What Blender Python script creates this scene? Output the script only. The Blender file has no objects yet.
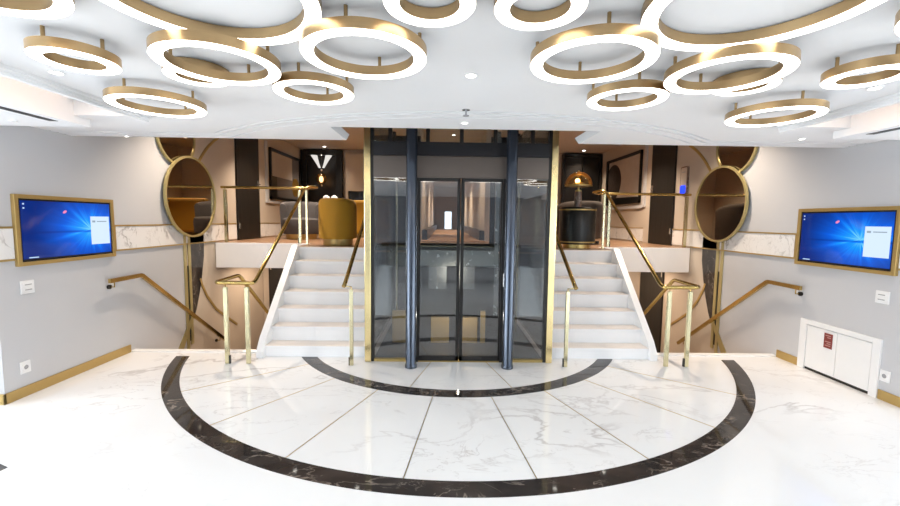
import bpy, math, random
from mathutils import Vector
random.seed(4)
S = bpy.context.scene
COL = S.collection
PI = math.pi

# ------------------------------------------------------------------ helpers
class MB:
    def __init__(self): self.v = []; self.f = []
    def add(self, vs, fs):
        o = len(self.v); self.v += [tuple(p) for p in vs]; self.f += [tuple(i + o for i in f) for f in fs]; return self
    def box(self, x0, x1, y0, y1, z0, z1):
        return self.add([(x0,y0,z0),(x1,y0,z0),(x1,y1,z0),(x0,y1,z0),(x0,y0,z1),(x1,y0,z1),(x1,y1,z1),(x0,y1,z1)],
                 [(3,2,1,0),(4,5,6,7),(0,1,5,4),(1,2,6,5),(2,3,7,6),(3,0,4,7)])
    def prism(self, poly, a, b, axis='z'):
        """poly: list of 2D points; extruded from a to b along axis"""
        area = sum(poly[i][0]*poly[(i+1)%len(poly)][1]-poly[(i+1)%len(poly)][0]*poly[i][1] for i in range(len(poly)))
        if area < 0: poly = poly[::-1]
        n = len(poly)
        m = {'z': lambda p,t:(p[0],p[1],t), 'x': lambda p,t:(t,p[0],p[1]), 'y': lambda p,t:(p[0],t,p[1])}[axis]
        lo, hi = min(a,b), max(a,b)
        vs = [m(p,lo) for p in poly]+[m(p,hi) for p in poly]
        fs = [tuple(range(n-1,-1,-1)), tuple(range(n,2*n))]+[(i,(i+1)%n,n+(i+1)%n,n+i) for i in range(n)]
        if axis == 'y': fs = [f[::-1] for f in fs]
        return self.add(vs, fs)
    def tube(self, path, r, n=12, caps=True, sq=None):
        P = [Vector(p) for p in path]; k = len(P)
        up = Vector((0,0,1)); rings = []
        for i in range(k):
            if i == 0: t = (P[1]-P[0]).normalized(); sc = 1
            elif i == k-1: t = (P[-1]-P[-2]).normalized(); sc = 1
            else:
                a = (P[i]-P[i-1]).normalized(); b = (P[i+1]-P[i]).normalized()
                t = (a+b).normalized() if (a+b).length > 1e-6 else a
                sc = 1/max(.5, t.dot(a))
            u = t.cross(up)
            if u.length < 1e-3: u = Vector((1,0,0))
            u.normalize(); w = u.cross(t).normalized()
            rr = r[i] if isinstance(r,(list,tuple)) else r
            if sq: ring = [P[i]+u*a*sq[0]/2*sc+w*b*sq[1]/2*sc for a,b in ((1,1),(-1,1),(-1,-1),(1,-1))]
            else: ring = [P[i]+(u*math.cos(2*PI*j/n)+w*math.sin(2*PI*j/n))*rr for j in range(n)]
            rings.append(ring)
        m = len(rings[0])
        vs = [p for ring in rings for p in ring]; fs = []
        for i in range(k-1):
            for j in range(m):
                fs.append((i*m+j, (i+1)*m+j, (i+1)*m+(j+1)%m, i*m+(j+1)%m))
        if caps: fs += [tuple(range(m)), tuple((k-1)*m+j for j in range(m-1,-1,-1))]
        return self.add(vs, fs)
    def lathe(self, prof, c, n=40, a0=0, a1=2*PI):
        """prof: list of (r,z) ; around vertical axis at c"""
        full = abs(a1-a0-2*PI) < 1e-6
        m = n if full else n+1; k = len(prof); vs = []
        for i in range(m):
            a = a0+(a1-a0)*i/n
            for r,z in prof: vs.append((c[0]+r*math.cos(a), c[1]+r*math.sin(a), c[2]+z))
        fs = []
        for i in range(n):
            j = (i+1) % m
            for q in range(k-1): fs.append((i*k+q, j*k+q, j*k+q+1, i*k+q+1))
        return self.add(vs, fs)
    def sphere(self, c, r, n=20, sz=1):
        return self.lathe([(max(1e-4,r*math.sin(PI*i/(n//2))), -r*sz*math.cos(PI*i/(n//2))) for i in range(n//2+1)], c, n)
    def cyl(self, c, r, h, n=32):
        return self.lathe([(1e-4,0),(r,0),(r,h),(1e-4,h)], c, n)
    def build(self, name, mat, parent=None, bevel=0, smooth=False, ang=38):
        off = OFF.get(parent.name, (0,0,0)) if parent else (0,0,0)
        me = bpy.data.meshes.new(name)
        me.from_pydata([(x-off[0],y-off[1],z-off[2]) for x,y,z in self.v], [], self.f)
        me.validate(); me.update()
        import bmesh
        bm = bmesh.new(); bm.from_mesh(me); bmesh.ops.recalc_face_normals(bm, faces=bm.faces); bm.to_mesh(me); bm.free()
        me.materials.append(mat)
        if smooth:
            me.shade_smooth(); me.set_sharp_from_angle(angle=math.radians(ang))
        o = bpy.data.objects.new(name, me); COL.objects.link(o)
        if parent: o.parent = parent; OFF[o.name] = off
        if bevel:
            b = o.modifiers.new('bevel','BEVEL'); b.width = bevel; b.segments = 2; b.limit_method = 'ANGLE'; b.angle_limit = math.radians(40)
        return o
OFF = {}
def tag(o, label, cat, group=None):
    o['label'] = label; o['category'] = cat
    if group: o['group'] = group
    return o
def thing(name, label, cat, loc, group=None):
    o = bpy.data.objects.new(name, None); COL.objects.link(o); o.location = loc; o.empty_display_size = .1
    OFF[o.name] = loc
    return tag(o, label, cat, group)
def struct(name, mb, mat, label=None, parent=None, **k):
    o = mb.build(name, mat, parent, **k)
    if not parent: o['kind'] = 'structure'
    if label: o['label'] = label
    return o

# ------------------------------------------------------------------ materials
def newmat(name):
    m = bpy.data.materials.new(name); m.use_nodes = True
    nt = m.node_tree; nt.nodes.clear()
    out = nt.nodes.new('ShaderNodeOutputMaterial')
    return m, nt, out
def N(nt, t, **k):
    n = nt.nodes.new(t)
    for a, b in k.items():
        if a in n.inputs.keys() if isinstance(a,str) else False: n.inputs[a].default_value = b
        else: setattr(n, a, b)
    return n
def princ(name, col, rough=.5, metal=0, noise=0, nscale=30, bump=0, coat=0, spec=.5, stretch=None, sheen=0):
    m, nt, out = newmat(name)
    p = nt.nodes.new('ShaderNodeBsdfPrincipled'); nt.links.new(p.outputs[0], out.inputs[0])
    p.inputs['Base Color'].default_value = (*col,1); p.inputs['Roughness'].default_value = rough
    p.inputs['Metallic'].default_value = metal; p.inputs['Coat Weight'].default_value = coat
    p.inputs['Specular IOR Level'].default_value = spec
    if sheen: p.inputs['Sheen Weight'].default_value = sheen
    tc = nt.nodes.new('ShaderNodeTexCoord')
    mp = nt.nodes.new('ShaderNodeMapping'); nt.links.new(tc.outputs['Object'], mp.inputs[0])
    if stretch: mp.inputs['Scale'].default_value = stretch
    nz = nt.nodes.new('ShaderNodeTexNoise'); nz.inputs['Scale'].default_value = nscale; nz.inputs['Detail'].default_value = 4
    nt.links.new(mp.outputs[0], nz.inputs['Vector'])
    if noise:
        r = nt.nodes.new('ShaderNodeMapRange'); r.inputs['To Min'].default_value = max(0,rough-noise); r.inputs['To Max'].default_value = min(1,rough+noise)
        nt.links.new(nz.outputs['Fac'], r.inputs['Value']); nt.links.new(r.outputs[0], p.inputs['Roughness'])
        mx = nt.nodes.new('ShaderNodeMix'); mx.data_type = 'RGBA'
        mx.inputs[6].default_value = (*[c*(1-noise*.8) for c in col],1); mx.inputs[7].default_value = (*[min(1,c*(1+noise*.6)) for c in col],1)
        nt.links.new(nz.outputs['Fac'], mx.inputs[0]); nt.links.new(mx.outputs[2], p.inputs['Base Color'])
    if bump:
        b = nt.nodes.new('ShaderNodeBump'); b.inputs['Strength'].default_value = bump; b.inputs['Distance'].default_value = .01
        nt.links.new(nz.outputs['Fac'], b.inputs['Height']); nt.links.new(b.outputs[0], p.inputs['Normal'])
    return m
def emis(name, col, st):
    m, nt, out = newmat(name); e = nt.nodes.new('ShaderNodeEmission')
    e.inputs[0].default_value = (*col,1); e.inputs[1].default_value = st; nt.links.new(e.outputs[0], out.inputs[0]); return m
def marble(name, base, vein, soft, scale, width, rough, amount=1.0, mottled=0):
    m, nt, out = newmat(name); L = nt.links.new
    p = nt.nodes.new('ShaderNodeBsdfPrincipled'); L(p.outputs[0], out.inputs[0]); p.inputs['Roughness'].default_value = rough
    tc = nt.nodes.new('ShaderNodeTexCoord')
    mp = nt.nodes.new('ShaderNodeMapping'); L(tc.outputs['Object'], mp.inputs[0]); mp.inputs['Rotation'].default_value = (.3,.2,.7); mp.inputs['Scale'].default_value = (1,1.9,1.3)
    def ridge(sc, w, det, dist, seed):
        n = nt.nodes.new('ShaderNodeTexNoise'); n.noise_dimensions = '4D'; n.inputs['W'].default_value = seed
        n.inputs['Scale'].default_value = sc; n.inputs['Detail'].default_value = det; n.inputs['Distortion'].default_value = dist; n.inputs['Roughness'].default_value = .55
        L(mp.outputs[0], n.inputs['Vector'])
        s = nt.nodes.new('ShaderNodeMath'); s.operation = 'SUBTRACT'; s.inputs[1].default_value = .5; L(n.outputs['Fac'], s.inputs[0])
        a = nt.nodes.new('ShaderNodeMath'); a.operation = 'ABSOLUTE'; L(s.outputs[0], a.inputs[0])
        r = nt.nodes.new('ShaderNodeMapRange'); r.inputs['From Max'].default_value = w; r.inputs['To Min'].default_value = 1; r.inputs['To Max'].default_value = 0
        r.interpolation_type = 'SMOOTHSTEP'; L(a.outputs[0], r.inputs['Value']); return r
    def blotch(sc, lo, hi, seed):
        n = nt.nodes.new('ShaderNodeTexNoise'); n.noise_dimensions = '4D'; n.inputs['W'].default_value = seed; n.inputs['Scale'].default_value = sc; n.inputs['Detail'].default_value = 3
        L(mp.outputs[0], n.inputs['Vector'])
        r = nt.nodes.new('ShaderNodeMapRange'); r.inputs['From Min'].default_value = lo; r.inputs['From Max'].default_value = hi; L(n.outputs['Fac'], r.inputs['Value']); return r
    def mul(a, b):
        x = nt.nodes.new('ShaderNodeMath'); x.operation = 'MULTIPLY'; L(a.outputs[0], x.inputs[0])
        if isinstance(b,(int,float)): x.inputs[1].default_value = b
        else: L(b.outputs[0], x.inputs[1])
        return x
    def mix(fac, c0, c1):
        x = nt.nodes.new('ShaderNodeMix'); x.data_type = 'RGBA'; L(fac.outputs[0], x.inputs[0])
        for i, c in ((6,c0),(7,c1)):
            if isinstance(c, tuple): x.inputs[i].default_value = (*c,1)
            else: L(c.outputs[2], x.inputs[i])
        return x
    main = mul(mul(ridge(scale, width, 7, .9, 1.3), blotch(scale*.8, .48, .62, 5.1)), amount)
    fine = mul(mul(ridge(scale*2.3, width*.7, 6, 1.2, 7.7), blotch(scale*1.3, .5, .66, 9.4)), .7*amount)
    cloud = mul(blotch(scale*1.1, .45, .8, 3.3), .5*amount+mottled)
    c = mix(cloud, base, soft); c = mix(fine, c, vein); c = mix(main, c, vein)
    L(c.outputs[2], p.inputs['Base Color'])
    return m

M = {}
M['paint'] = princ('light_grey_paint', (.57,.575,.595), .55, noise=.03, nscale=3)
M['ceil'] = princ('ceiling_white', (.90,.905,.915), .5, noise=.02, nscale=2)
M['slate'] = princ('grey_front_wall', (.24,.25,.275), .6, noise=.03, nscale=3)
M['beige'] = princ('beige_warm_light_tint', (.57,.495,.41), .5, noise=.03, nscale=4)  # warm lamplight painted into the white walls; also plain beige fronts
M['stairwhite'] = princ('white_lacquered_stair', (.91,.91,.92), .35, noise=.03, nscale=5)
M['tread'] = princ('cream_tread_edge', (.86,.79,.73), .4, noise=.04, nscale=9)
M['marble'] = marble('white_veined_marble', (.90,.90,.90), (.50,.47,.46), (.82,.80,.79), .8, .02, .04, .62)
M['marbleband'] = marble('white_marble_band', (.84,.83,.82), (.42,.40,.39), (.74,.72,.70), 2.2, .03, .25, .9)
M['dark'] = marble('dark_brown_marble', (.035,.030,.028), (.30,.25,.21), (.085,.07,.06), 3.0, .02, .05, .8, .35)
M['gold'] = princ('brushed_gold', (.60,.44,.17), .30, 1, noise=.08, nscale=40)
M['ringgold'] = princ('brushed_brass_ring', (.50,.345,.18), .34, 1, noise=.10, nscale=14, stretch=(1,1,14))
M['railgold'] = princ('polished_brass_rail', (.54,.39,.14), .16, 1, noise=.04, nscale=20)
M['postgold'] = princ('pale_gold_corner_post', (.86,.70,.36), .2, 1, noise=.012, nscale=30)
M['olivegold'] = princ('olive_gold_strip', (.50,.42,.20), .32, .5, noise=.03, nscale=30)
M['champagne'] = princ('champagne_metal_post', (.68,.62,.40), .20, 1, noise=.012, nscale=30)
M['goldpaint'] = princ('gold_lacquer', (.52,.36,.13), .38, .55, noise=.06, nscale=30)
M['rod'] = princ('dark_brass_rod', (.38,.26,.13), .35, 1, noise=.05, nscale=40)
M['ringlight'] = emis('ring_diffuser_glow', (1.0,.955,.88), 5.0)
M['down'] = emis('downlight_glow', (1,.95,.86), 9)
M['cove'] = emis('warm_cove_strip', (1,.58,.30), 7)
M['steel'] = princ('blue_black_column_metal', (.055,.068,.095), .22, .75, noise=.04, nscale=20, coat=.4)
M['frame'] = princ('black_lift_frame', (.020,.019,.019), .35, .3, noise=.05, nscale=30)
M['header'] = princ('dark_bronze_header', (.15,.125,.11), .36, .6, noise=.08, nscale=20, stretch=(1,1,10))
M['headerdark'] = princ('charcoal_header', (.030,.030,.034), .35, .5, noise=.05, nscale=20)
M['black'] = princ('black_lacquer', (.007,.0065,.006), .35, noise=.05, nscale=12)
M['blackwood'] = princ('black_brown_door', (.010,.008,.0065), .42, noise=.08, nscale=18, stretch=(1,1,.1))
M['chrome'] = princ('satin_chrome', (.72,.72,.72), .2, 1, noise=.04, nscale=30)
M['plastic'] = princ('white_plastic', (.86,.86,.86), .35, noise=.02, nscale=20)
M['greyplastic'] = princ('grey_insert_plastic', (.35,.35,.36), .4, noise=.03, nscale=20)
M['mustard'] = princ('mustard_velvet', (.44,.225,.010), .75, noise=.12, nscale=60, bump=.12, sheen=.08)
M['greyfab'] = princ('grey_upholstery', (.070,.065,.068), .85, noise=.12, nscale=80, bump=.15)
M['brownfab'] = princ('dark_brown_upholstery', (.060,.045,.036), .8, noise=.12, nscale=80, bump=.15)
M['lounge'] = princ('brown_lounge_floor', (.26,.15,.085), .35, noise=.15, nscale=16, stretch=(1,.15,1))
M['loungeceil'] = princ('lounge_ceiling_paint', (.52,.47,.43), .6, noise=.02, nscale=3)
M['amber'] = None
M['brownmarble'] = marble('brown_marble_stem', (.20,.13,.10), (.5,.42,.36), (.28,.2,.16), 14, .04, .25, .9)
M['redsign'] = princ('red_sign_face', (.23,.035,.03), .5, noise=.2, nscale=40)
M['pinkprint'] = princ('sign_print', (.48,.25,.22), .6, noise=.1, nscale=60)
M['leaf'] = princ('dark_green_leaf', (.012,.030,.014), .4, noise=.2, nscale=20)
M['pot'] = princ('dark_plant_pot', (.05,.045,.04), .4, noise=.1, nscale=20)
M['art_pale'] = princ('pale_canvas', (.52,.47,.43), .7, noise=.16, nscale=7, bump=.05)
M['art_grey'] = princ('grey_canvas', (.16,.15,.15), .6, noise=.15, nscale=8)
M['art_gold'] = princ('gold_leaf_disc', (.36,.21,.04), .4, .5, noise=.18, nscale=9)
M['art_dark'] = princ('dark_brown_disc', (.035,.024,.018), .5, noise=.3, nscale=14, stretch=(1,3,1))
M['oven'] = princ('black_glass_front', (.015,.018,.024), .12, noise=.03, nscale=10, coat=.5)
M['silver'] = princ('silver_panel', (.45,.50,.52), .25, .7, noise=.08, nscale=12)
M['wellstep'] = princ('grey_beige_step', (.45,.38,.33), .6, noise=.06, nscale=12)
M['carpet'] = princ('orange_brown_carpet', (.30,.16,.07), .8, noise=.25, nscale=25)
def glassmat(name, tint, fac, rough=.0, gloss=(1,1,1)):
    m, nt, out = newmat(name); L = nt.links.new
    t = nt.nodes.new('ShaderNodeBsdfTransparent'); t.inputs[0].default_value = (*tint,1)
    g = nt.nodes.new('ShaderNodeBsdfGlossy'); g.inputs[0].default_value = (*gloss,1); g.inputs['Roughness'].default_value = rough
    fr = nt.nodes.new('ShaderNodeLayerWeight'); fr.inputs[0].default_value = .25
    r = nt.nodes.new('ShaderNodeMapRange'); r.inputs['To Min'].default_value = fac; r.inputs['To Max'].default_value = .9
    L(fr.outputs['Fresnel'], r.inputs['Value'])
    mx = nt.nodes.new('ShaderNodeMixShader'); L(r.outputs[0], mx.inputs[0]); L(t.outputs[0], mx.inputs[1]); L(g.outputs[0], mx.inputs[2]); L(mx.outputs[0], out.inputs[0])
    return m
M['smoke'] = glassmat('smoked_lift_glass', (.82,.83,.84), .085, .01)
M['clear'] = glassmat('clear_glass', (.86,.90,.90), .06)
M['winglass'] = glassmat('window_glass', (.95,.97,.98), .03)
M['amber'] = glassmat('amber_smoked_glass', (1,.84,.58), .12, .02, (1,.85,.6))
M['mirror'] = princ('bronze_smoked_mirror', (.40,.35,.29), .02, 1, noise=.01, nscale=3)

def screenmat(name, flip):
    """blue desktop: light beams fanning from a bright spot, dark line through the middle; object coords y = along wall, z = up, measured from the screen's middle"""
    m, nt, out = newmat(name); L = nt.links.new
    tc = nt.nodes.new('ShaderNodeTexCoord'); sx = nt.nodes.new('ShaderNodeSeparateXYZ'); L(tc.outputs['Object'], sx.inputs[0])
    def math_(op, a, b=None, c=None):
        n = nt.nodes.new('ShaderNodeMath'); n.operation = op
        for i, v in enumerate((a,b,c)):
            if v is None: continue
            if isinstance(v,(int,float)): n.inputs[i].default_value = v
            else: L(v, n.inputs[i])
        return n.outputs[0]
    u = math_('MULTIPLY', sx.outputs['Y'], flip); v = sx.outputs['Z']       # u runs left to right as seen
    du = math_('SUBTRACT', u, .20)
    rr = math_('POWER', math_('ADD', math_('MULTIPLY', du, du), math_('MULTIPLY', math_('MULTIPLY', v, v), 2.2)), .5)
    glow = math_('POWER', math_('MAXIMUM', math_('SUBTRACT', 1, math_('MULTIPLY', rr, 1.55)), 0), 1.7)
    ang = math_('ARCTAN2', v, math_('ADD', du, .0))
    nz = nt.nodes.new('ShaderNodeTexNoise'); nz.noise_dimensions = '1D'; nz.inputs['Scale'].default_value = 3.2; nz.inputs['Detail'].default_value = 2; L(ang, nz.inputs['W'])
    beam = math_('MULTIPLY', math_('MAXIMUM', math_('SUBTRACT', nz.outputs['Fac'], .45), 0), 2.2)
    lit = math_('ADD', math_('MULTIPLY', glow, .75), math_('MULTIPLY', math_('MULTIPLY', beam, glow), .65))
    band = math_('MINIMUM', math_('MULTIPLY', math_('ABSOLUTE', math_('ADD', v, .02)), 60), 1)
    band = math_('ADD', math_('MULTIPLY', band, .6), .4)
    lit = math_('MULTIPLY', lit, band)
    cr = nt.nodes.new('ShaderNodeValToRGB'); L(lit, cr.inputs[0]); e = cr.color_ramp.elements
    e[0].position = 0; e[0].color = (.004,.020,.16,1); e[1].position = 1; e[1].color = (.22,.66,1,1)
    a = e.new(.30); a.color = (.004,.09,.58,1); a = e.new(.6); a.color = (.01,.27,.9,1)
    em = nt.nodes.new('ShaderNodeEmission'); L(cr.outputs[0], em.inputs[0]); em.inputs[1].default_value = .95
    g = nt.nodes.new('ShaderNodeBsdfGlossy'); g.inputs['Roughness'].default_value = .08; g.inputs[0].default_value = (.03,.03,.03,1)
    ad = nt.nodes.new('ShaderNodeAddShader'); L(em.outputs[0], ad.inputs[0]); L(g.outputs[0], ad.inputs[1]); L(ad.outputs[0], out.inputs[0])
    return m
M['window_panel'] = emis('pale_dialog_window', (.66,.80,.95), .80)
M['dialog_line'] = emis('grey_dialog_text', (.40,.50,.60), .6)
M['pink'] = emis('pink_glint', (.85,.25,.45), .8)
M['icons'] = emis('small_desktop_icons', (.55,.75,.95), .8)
M['bluelit'] = emis('blue_display', (.02,.05,.9), 1.6)

# ------------------------------------------------------------------ camera
cd = bpy.data.cameras.new('camera'); cam = bpy.data.objects.new('camera', cd); COL.objects.link(cam)
CAMX, CAMH = -.178, 1.57
pit, rol, yaw = .0818, .0127, .0157
cyw, syw = math.cos(-yaw), math.sin(-yaw)
right = Vector((cyw, syw, 0)); fh = Vector((-syw, cyw, 0)); zz = Vector((0,0,1))
fwd = fh*math.cos(pit)-zz*math.sin(pit); up = fh*math.sin(pit)+zz*math.cos(pit)
# photograph turned clockwise by rol -> camera turned the other way
c, s = math.cos(rol), math.sin(rol)
r2 = right*c+up*s; u2 = up*c-right*s
from mathutils import Matrix
mt = Matrix((( r2.x,u2.x,-fwd.x,CAMX),(r2.y,u2.y,-fwd.y,0),(r2.z,u2.z,-fwd.z,CAMH),(0,0,0,1)))
cam.matrix_world = mt
cd.sensor_width = 36; cd.lens = 16.0; cd.clip_start = .05; cd.clip_end = 200
S.camera = cam

# ------------------------------------------------------------------ setting
W = 3.80; UF = 1.175; LC = 3.30; CY = 5.50; SY = 4.46; WE = 3.26; ZC = 2.34; ZS = 2.28; ZL = 2.29; LOW = -1.45
YB = 10.3; EX = 1.2
# floor
f = MB(); f.box(-6,6,-4.6,4.60,-.12,0); f.box(-2.27,2.27,4.60,6.5,-.12,0)
struct('floor', f, M['marble'], 'polished white veined marble lobby floor')
for s_, nm in ((-1,'trim_1'),(1,'trim_2')):
    e = MB(); a, b = sorted((s_*2.292, s_*3.80)); e.box(a,b,4.585,4.665,-.10,.014)
    struct(nm, e, M['marble'], bevel=.004)
# floor inlays
def arcband(r0, r1, ylim, z0, z1, n=160):
    m = MB(); vs = []
    for r in (r0, r1):
        a = math.acos(min(1,(CY-ylim)/r)) if r > CY-ylim else 0
        for i in range(n+1):
            t = -PI/2-a+2*a*i/n; vs.append((r*math.cos(t), CY+r*math.sin(t)))
    k = n+1
    top = [(x,y,z1) for x,y in vs]; bot = [(x,y,z0) for x,y in vs]
    fs = []
    for i in range(n):
        fs.append((i,i+1,k+i+1,k+i)); fs.append((2*k+i,3*k+i,3*k+i+1,2*k+i+1))
        fs.append((i,2*k+i,2*k+i+1,i+1)); fs.append((k+i,k+i+1,3*k+i+1,3*k+i))
    m.add(top+bot, fs); return m
struct('trim_3', arcband(3.210,3.352,4.452,-.01,.0025), M['dark'], 'wide dark marble arc inlaid in the white floor')
struct('trim_4', arcband(1.911,2.061,4.458,-.01,.0025), M['dark'], 'small dark marble arc inlaid in front of the lift')
g = MB()
def radial(a, r0, r1):
    a = math.radians(a); d = Vector((math.sin(a), -math.cos(a))); n = Vector((d.y,-d.x))*.0028; c0 = Vector((0,CY))
    p = [c0+d*r0+n, c0+d*r1+n, c0+d*r1-n, c0+d*r0-n]; g.prism([(q.x,q.y) for q in p], -.005, .0018)
for a in (7.3,22,37,52): radial(a,2.062,3.209); radial(-a,2.062,3.209)
for a in (14.6,): radial(a,1.20,1.91); radial(-a,1.20,1.91)
struct('trim_5', g, M['gold'], 'thin gold radial strips set in the marble floor')
t = MB().prism([(-2.878,2.414),(-3.46,2.655),(-3.9,2.2),(-3.0,1.85)], -.01, .0025)
struct('trim_6', t, M['dark'], 'pointed dark marble inlay at the left edge of the floor')

# side walls: white in the lobby, warm lamplight put into the colour as beige beyond the gold strip
YS = 5.66
for s_, side in ((-1,'left'),(1,'right')):
    x0, x1 = sorted((s_*W, s_*(W+.2)))
    w = MB(); w.box(x0,x1,WE,YS,LOW,LC); 
    xx0, xx1 = sorted((s_*(W+.2), s_*6.0)); w.box(xx0,xx1,WE,WE+.2,-.12,LC)
    struct('wall_%s_lobby'%side, w, M['paint'])
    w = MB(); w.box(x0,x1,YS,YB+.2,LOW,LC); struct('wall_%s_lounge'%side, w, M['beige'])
    # marble band between two gold strips (interrupted at the screen)
    m = MB(); g = MB(); xi0, xi1 = sorted((s_*W, s_*(W-.010))); gi0, gi1 = sorted((s_*W, s_*(W-.016)))
    for a, b in ((WE,3.41),(4.455,7.04 if s_<0 else 6.90)):
        m.box(xi0,xi1,a,b,1.20,1.455)
        g.box(gi0,gi1,a,b,1.455,1.472); 
        g.box(gi0,gi1,a,min(b,6.37),1.183,1.20)
    g.box(gi0,gi1,4.44,4.455,1.183,1.472)
    m.box(xi0,xi1,7.95,YB,1.20,1.455); g.box(gi0,gi1,7.95,YB,1.455,1.468)
    o = struct('trim_band_%s'%side, m, M['marbleband'])
    struct('trim_strip_%s'%side, g, M['goldpaint'])
    # gold baseboard
    b = MB(); b0, b1 = sorted((s_*W, s_*(W-.014)))
    segs = ((WE-.014,4.585),) if s_ < 0 else ((WE-.014,3.47),(4.30,4.585))
    for a, c_ in segs: b.box(b0,b1,a,c_,0,.088)
    bb0, bb1 = sorted((s_*(W-.014), s_*6)); b.box(bb0,bb1,WE-.014,WE,0,.088)
    struct('baseboard_%s'%side, b, M['goldpaint'], bevel=.002)
    # near lobby: side wall with tall windows, open to daylight
    x0, x1 = sorted((s_*6, s_*6.2))
    w = MB(); w.box(x0,x1,-4.6,3.46,-.12,.35); w.box(x0,x1,-4.6,3.46,2.15,LC)
    for y0, y1 in ((-4.6,-4.2),(-1.7,-1.3),(1.0,1.4),(3.0,3.46)): w.box(x0,x1,y0,y1,.35,2.15)
    struct('wall_%s_outer'%side, w, M['paint'])
    k = 1 if s_ < 0 else 4
    for i, (y0, y1) in enumerate(((-4.2,-1.7),(-1.3,1.0),(1.4,3.0))):
        gl = MB().box(s_*6.1-.006,s_*6.1+.006,y0,y1,.35,2.15); o = struct('window_%d'%(k+i), gl, M['winglass'])
        fr = MB()
        for a, b2 in ((y0,y0+.05),(y1-.05,y1),((y0+y1)/2-.02,(y0+y1)/2+.02)): fr.box(s_*6.1-.03,s_*6.1+.03,a,b2,.35,2.15)
        for a, b2 in ((.35,.40),(2.10,2.15)): fr.box(s_*6.1-.03,s_*6.1+.03,y0+.05,y1-.05,a,b2)
        fr.build('window_frame', M['goldpaint'], o)
# wall behind the camera, glazed at both outer ends
w = MB(); w.box(-6,6,-4.8,-4.6,2.2,LC); w.box(-6,6,-4.8,-4.6,-.12,.2); w.box(-6,-5.8,-4.8,-4.6,.2,2.2); w.box(5.8,6,-4.8,-4.6,.2,2.2); w.box(-3.6,3.6,-4.8,-4.6,.2,2.2)
struct('wall_front', w, M['slate'])
for i, (a, b) in enumerate(((-5.8,-3.6),(3.6,5.8))):
    o = struct('window_%d'%(7+i), MB().box(a,b,-4.706,-4.694,.2,2.2), M['winglass'])
    fr = MB()
    for q in (a, (a+b)/2-.025, b-.05): fr.box(q,q+.05,-4.73,-4.67,.2,2.2)
    fr.build('window_frame', M['frame'], o)

# ---- lobby ceiling : flat field at ZC with a stepped edge round the side coves and the lift arc
def stepY(x, k):
    R = 3.47-.062*k-.046*(k==2); ys = 3.78+.075*k
    return min(ys, 6.37-math.sqrt(R*R-x*x)) if abs(x) < R else ys
def ceilpoly(x0, x1, yend_fn, yfront, n=90):
    xs = [x0+(x1-x0)*i/n for i in range(n+1)]
    return [(x0,yfront)]+[(x1,yfront)]+[(x, yend_fn(x)) for x in xs[::-1]]
def strip_mesh(m, xs, ya, yb, z0, z1, drop=0):
    """solid between the curves ya(x) and yb(x)"""
    n = len(xs); vs = []
    for z in (z0,z1):
        for fn in (ya,yb): vs += [(x,fn(x),z-(drop if fn is yb and z == z0 else 0)) for x in xs]
    fs = []
    for i in range(n-1):
        fs += [(i,n+i,n+i+1,i+1),(2*n+i,2*n+i+1,3*n+i+1,3*n+i),(i,i+1,2*n+i+1,2*n+i),(n+i,3*n+i,3*n+i+1,n+i+1)]
    fs += [(0,2*n,3*n,n),(n-1,2*n-1,4*n-1,3*n-1)]
    m.add(vs, fs)
XE = 2.44; CVX = 3.03; CVY = 3.19
c_ = MB()
xs = [-XE+2*XE*i/120 for i in range(121)]
strip_mesh(c_, xs, lambda x:-4.6, lambda x:stepY(x,0), ZC, ZC+.10)
for s_ in (-1,1):                      # field carried round the end of each cove, to the wall
    q = sorted((s_*XE, s_*3.80)); c_.box(q[0],q[1],CVY,3.78,ZC,ZC+.10)
struct('ceiling', c_, M['ceil'], 'flat white lobby ceiling carrying the ring lights')
c_ = MB()
xs2 = [-3.80+7.60*i/200 for i in range(201)]
GR = .028
bk = MB()  # grey backing plate, its colour deepens the shade in the grooves
bk.box(-2.44,2.44,2.7,3.40,ZC+.02,ZC+.028); bk.box(-3.8,-2.44,3.23,3.40,ZC+.02,ZC+.028); bk.box(2.44,3.8,3.23,3.40,ZC+.02,ZC+.028)
for s_ in (-1,1):
    q = sorted((s_*1.16,s_*3.8)); bk.box(q[0],q[1],3.40,3.98,ZC+.02,ZC+.028)
struct('trim_9', bk, M['greyplastic'], 'grey backing lines painting groove shade across the ceiling before the lift')
for k in (0,1):
    strip_mesh(c_, xs2, lambda x,k=k:stepY(x,k)+GR, lambda x,k=k:stepY(x,k+1), ZC, ZC+.019)
# lip beyond the steps, cut back in front of the lift, rear face leaning away
CUT = 1.145; YN = 3.455; YF = 4.015
def lip(xa, xb, yfar):
    n = max(2,int(abs(xb-xa)*24)); xs = [xa+(xb-xa)*i/n for i in range(n+1)]
    m_ = len(xs); vs = []
    for z, fn in ((ZC, lambda x:stepY(x,2)+GR),(ZC, lambda x:yfar),(ZC+.08, lambda x:stepY(x,2)+GR),(ZC+.08, lambda x:yfar+(.13 if yfar == YF else 0))):
        vs += [(x,fn(x),z) for x in xs]
    fs = []
    for i in range(m_-1):
        fs += [(i,i+1,m_+i+1,m_+i),(2*m_+i,3*m_+i,3*m_+i+1,2*m_+i+1),(i,2*m_+i,2*m_+i+1,i+1),(m_+i,m_+i+1,3*m_+i+1,3*m_+i)]
    fs += [(0,m_,3*m_,2*m_),(m_-1,3*m_-1,4*m_-1,2*m_-1)] if False else [(0,m_,3*m_,2*m_),(m_-1,2*m_+m_-1,4*m_-1,2*m_-1)]
    c_.add(vs, fs)
lip(-3.80,-CUT,YF); lip(-CUT,CUT,YN); lip(CUT,3.80,YF)
struct('ceiling_arc_edge', c_, M['ceil'])
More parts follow.
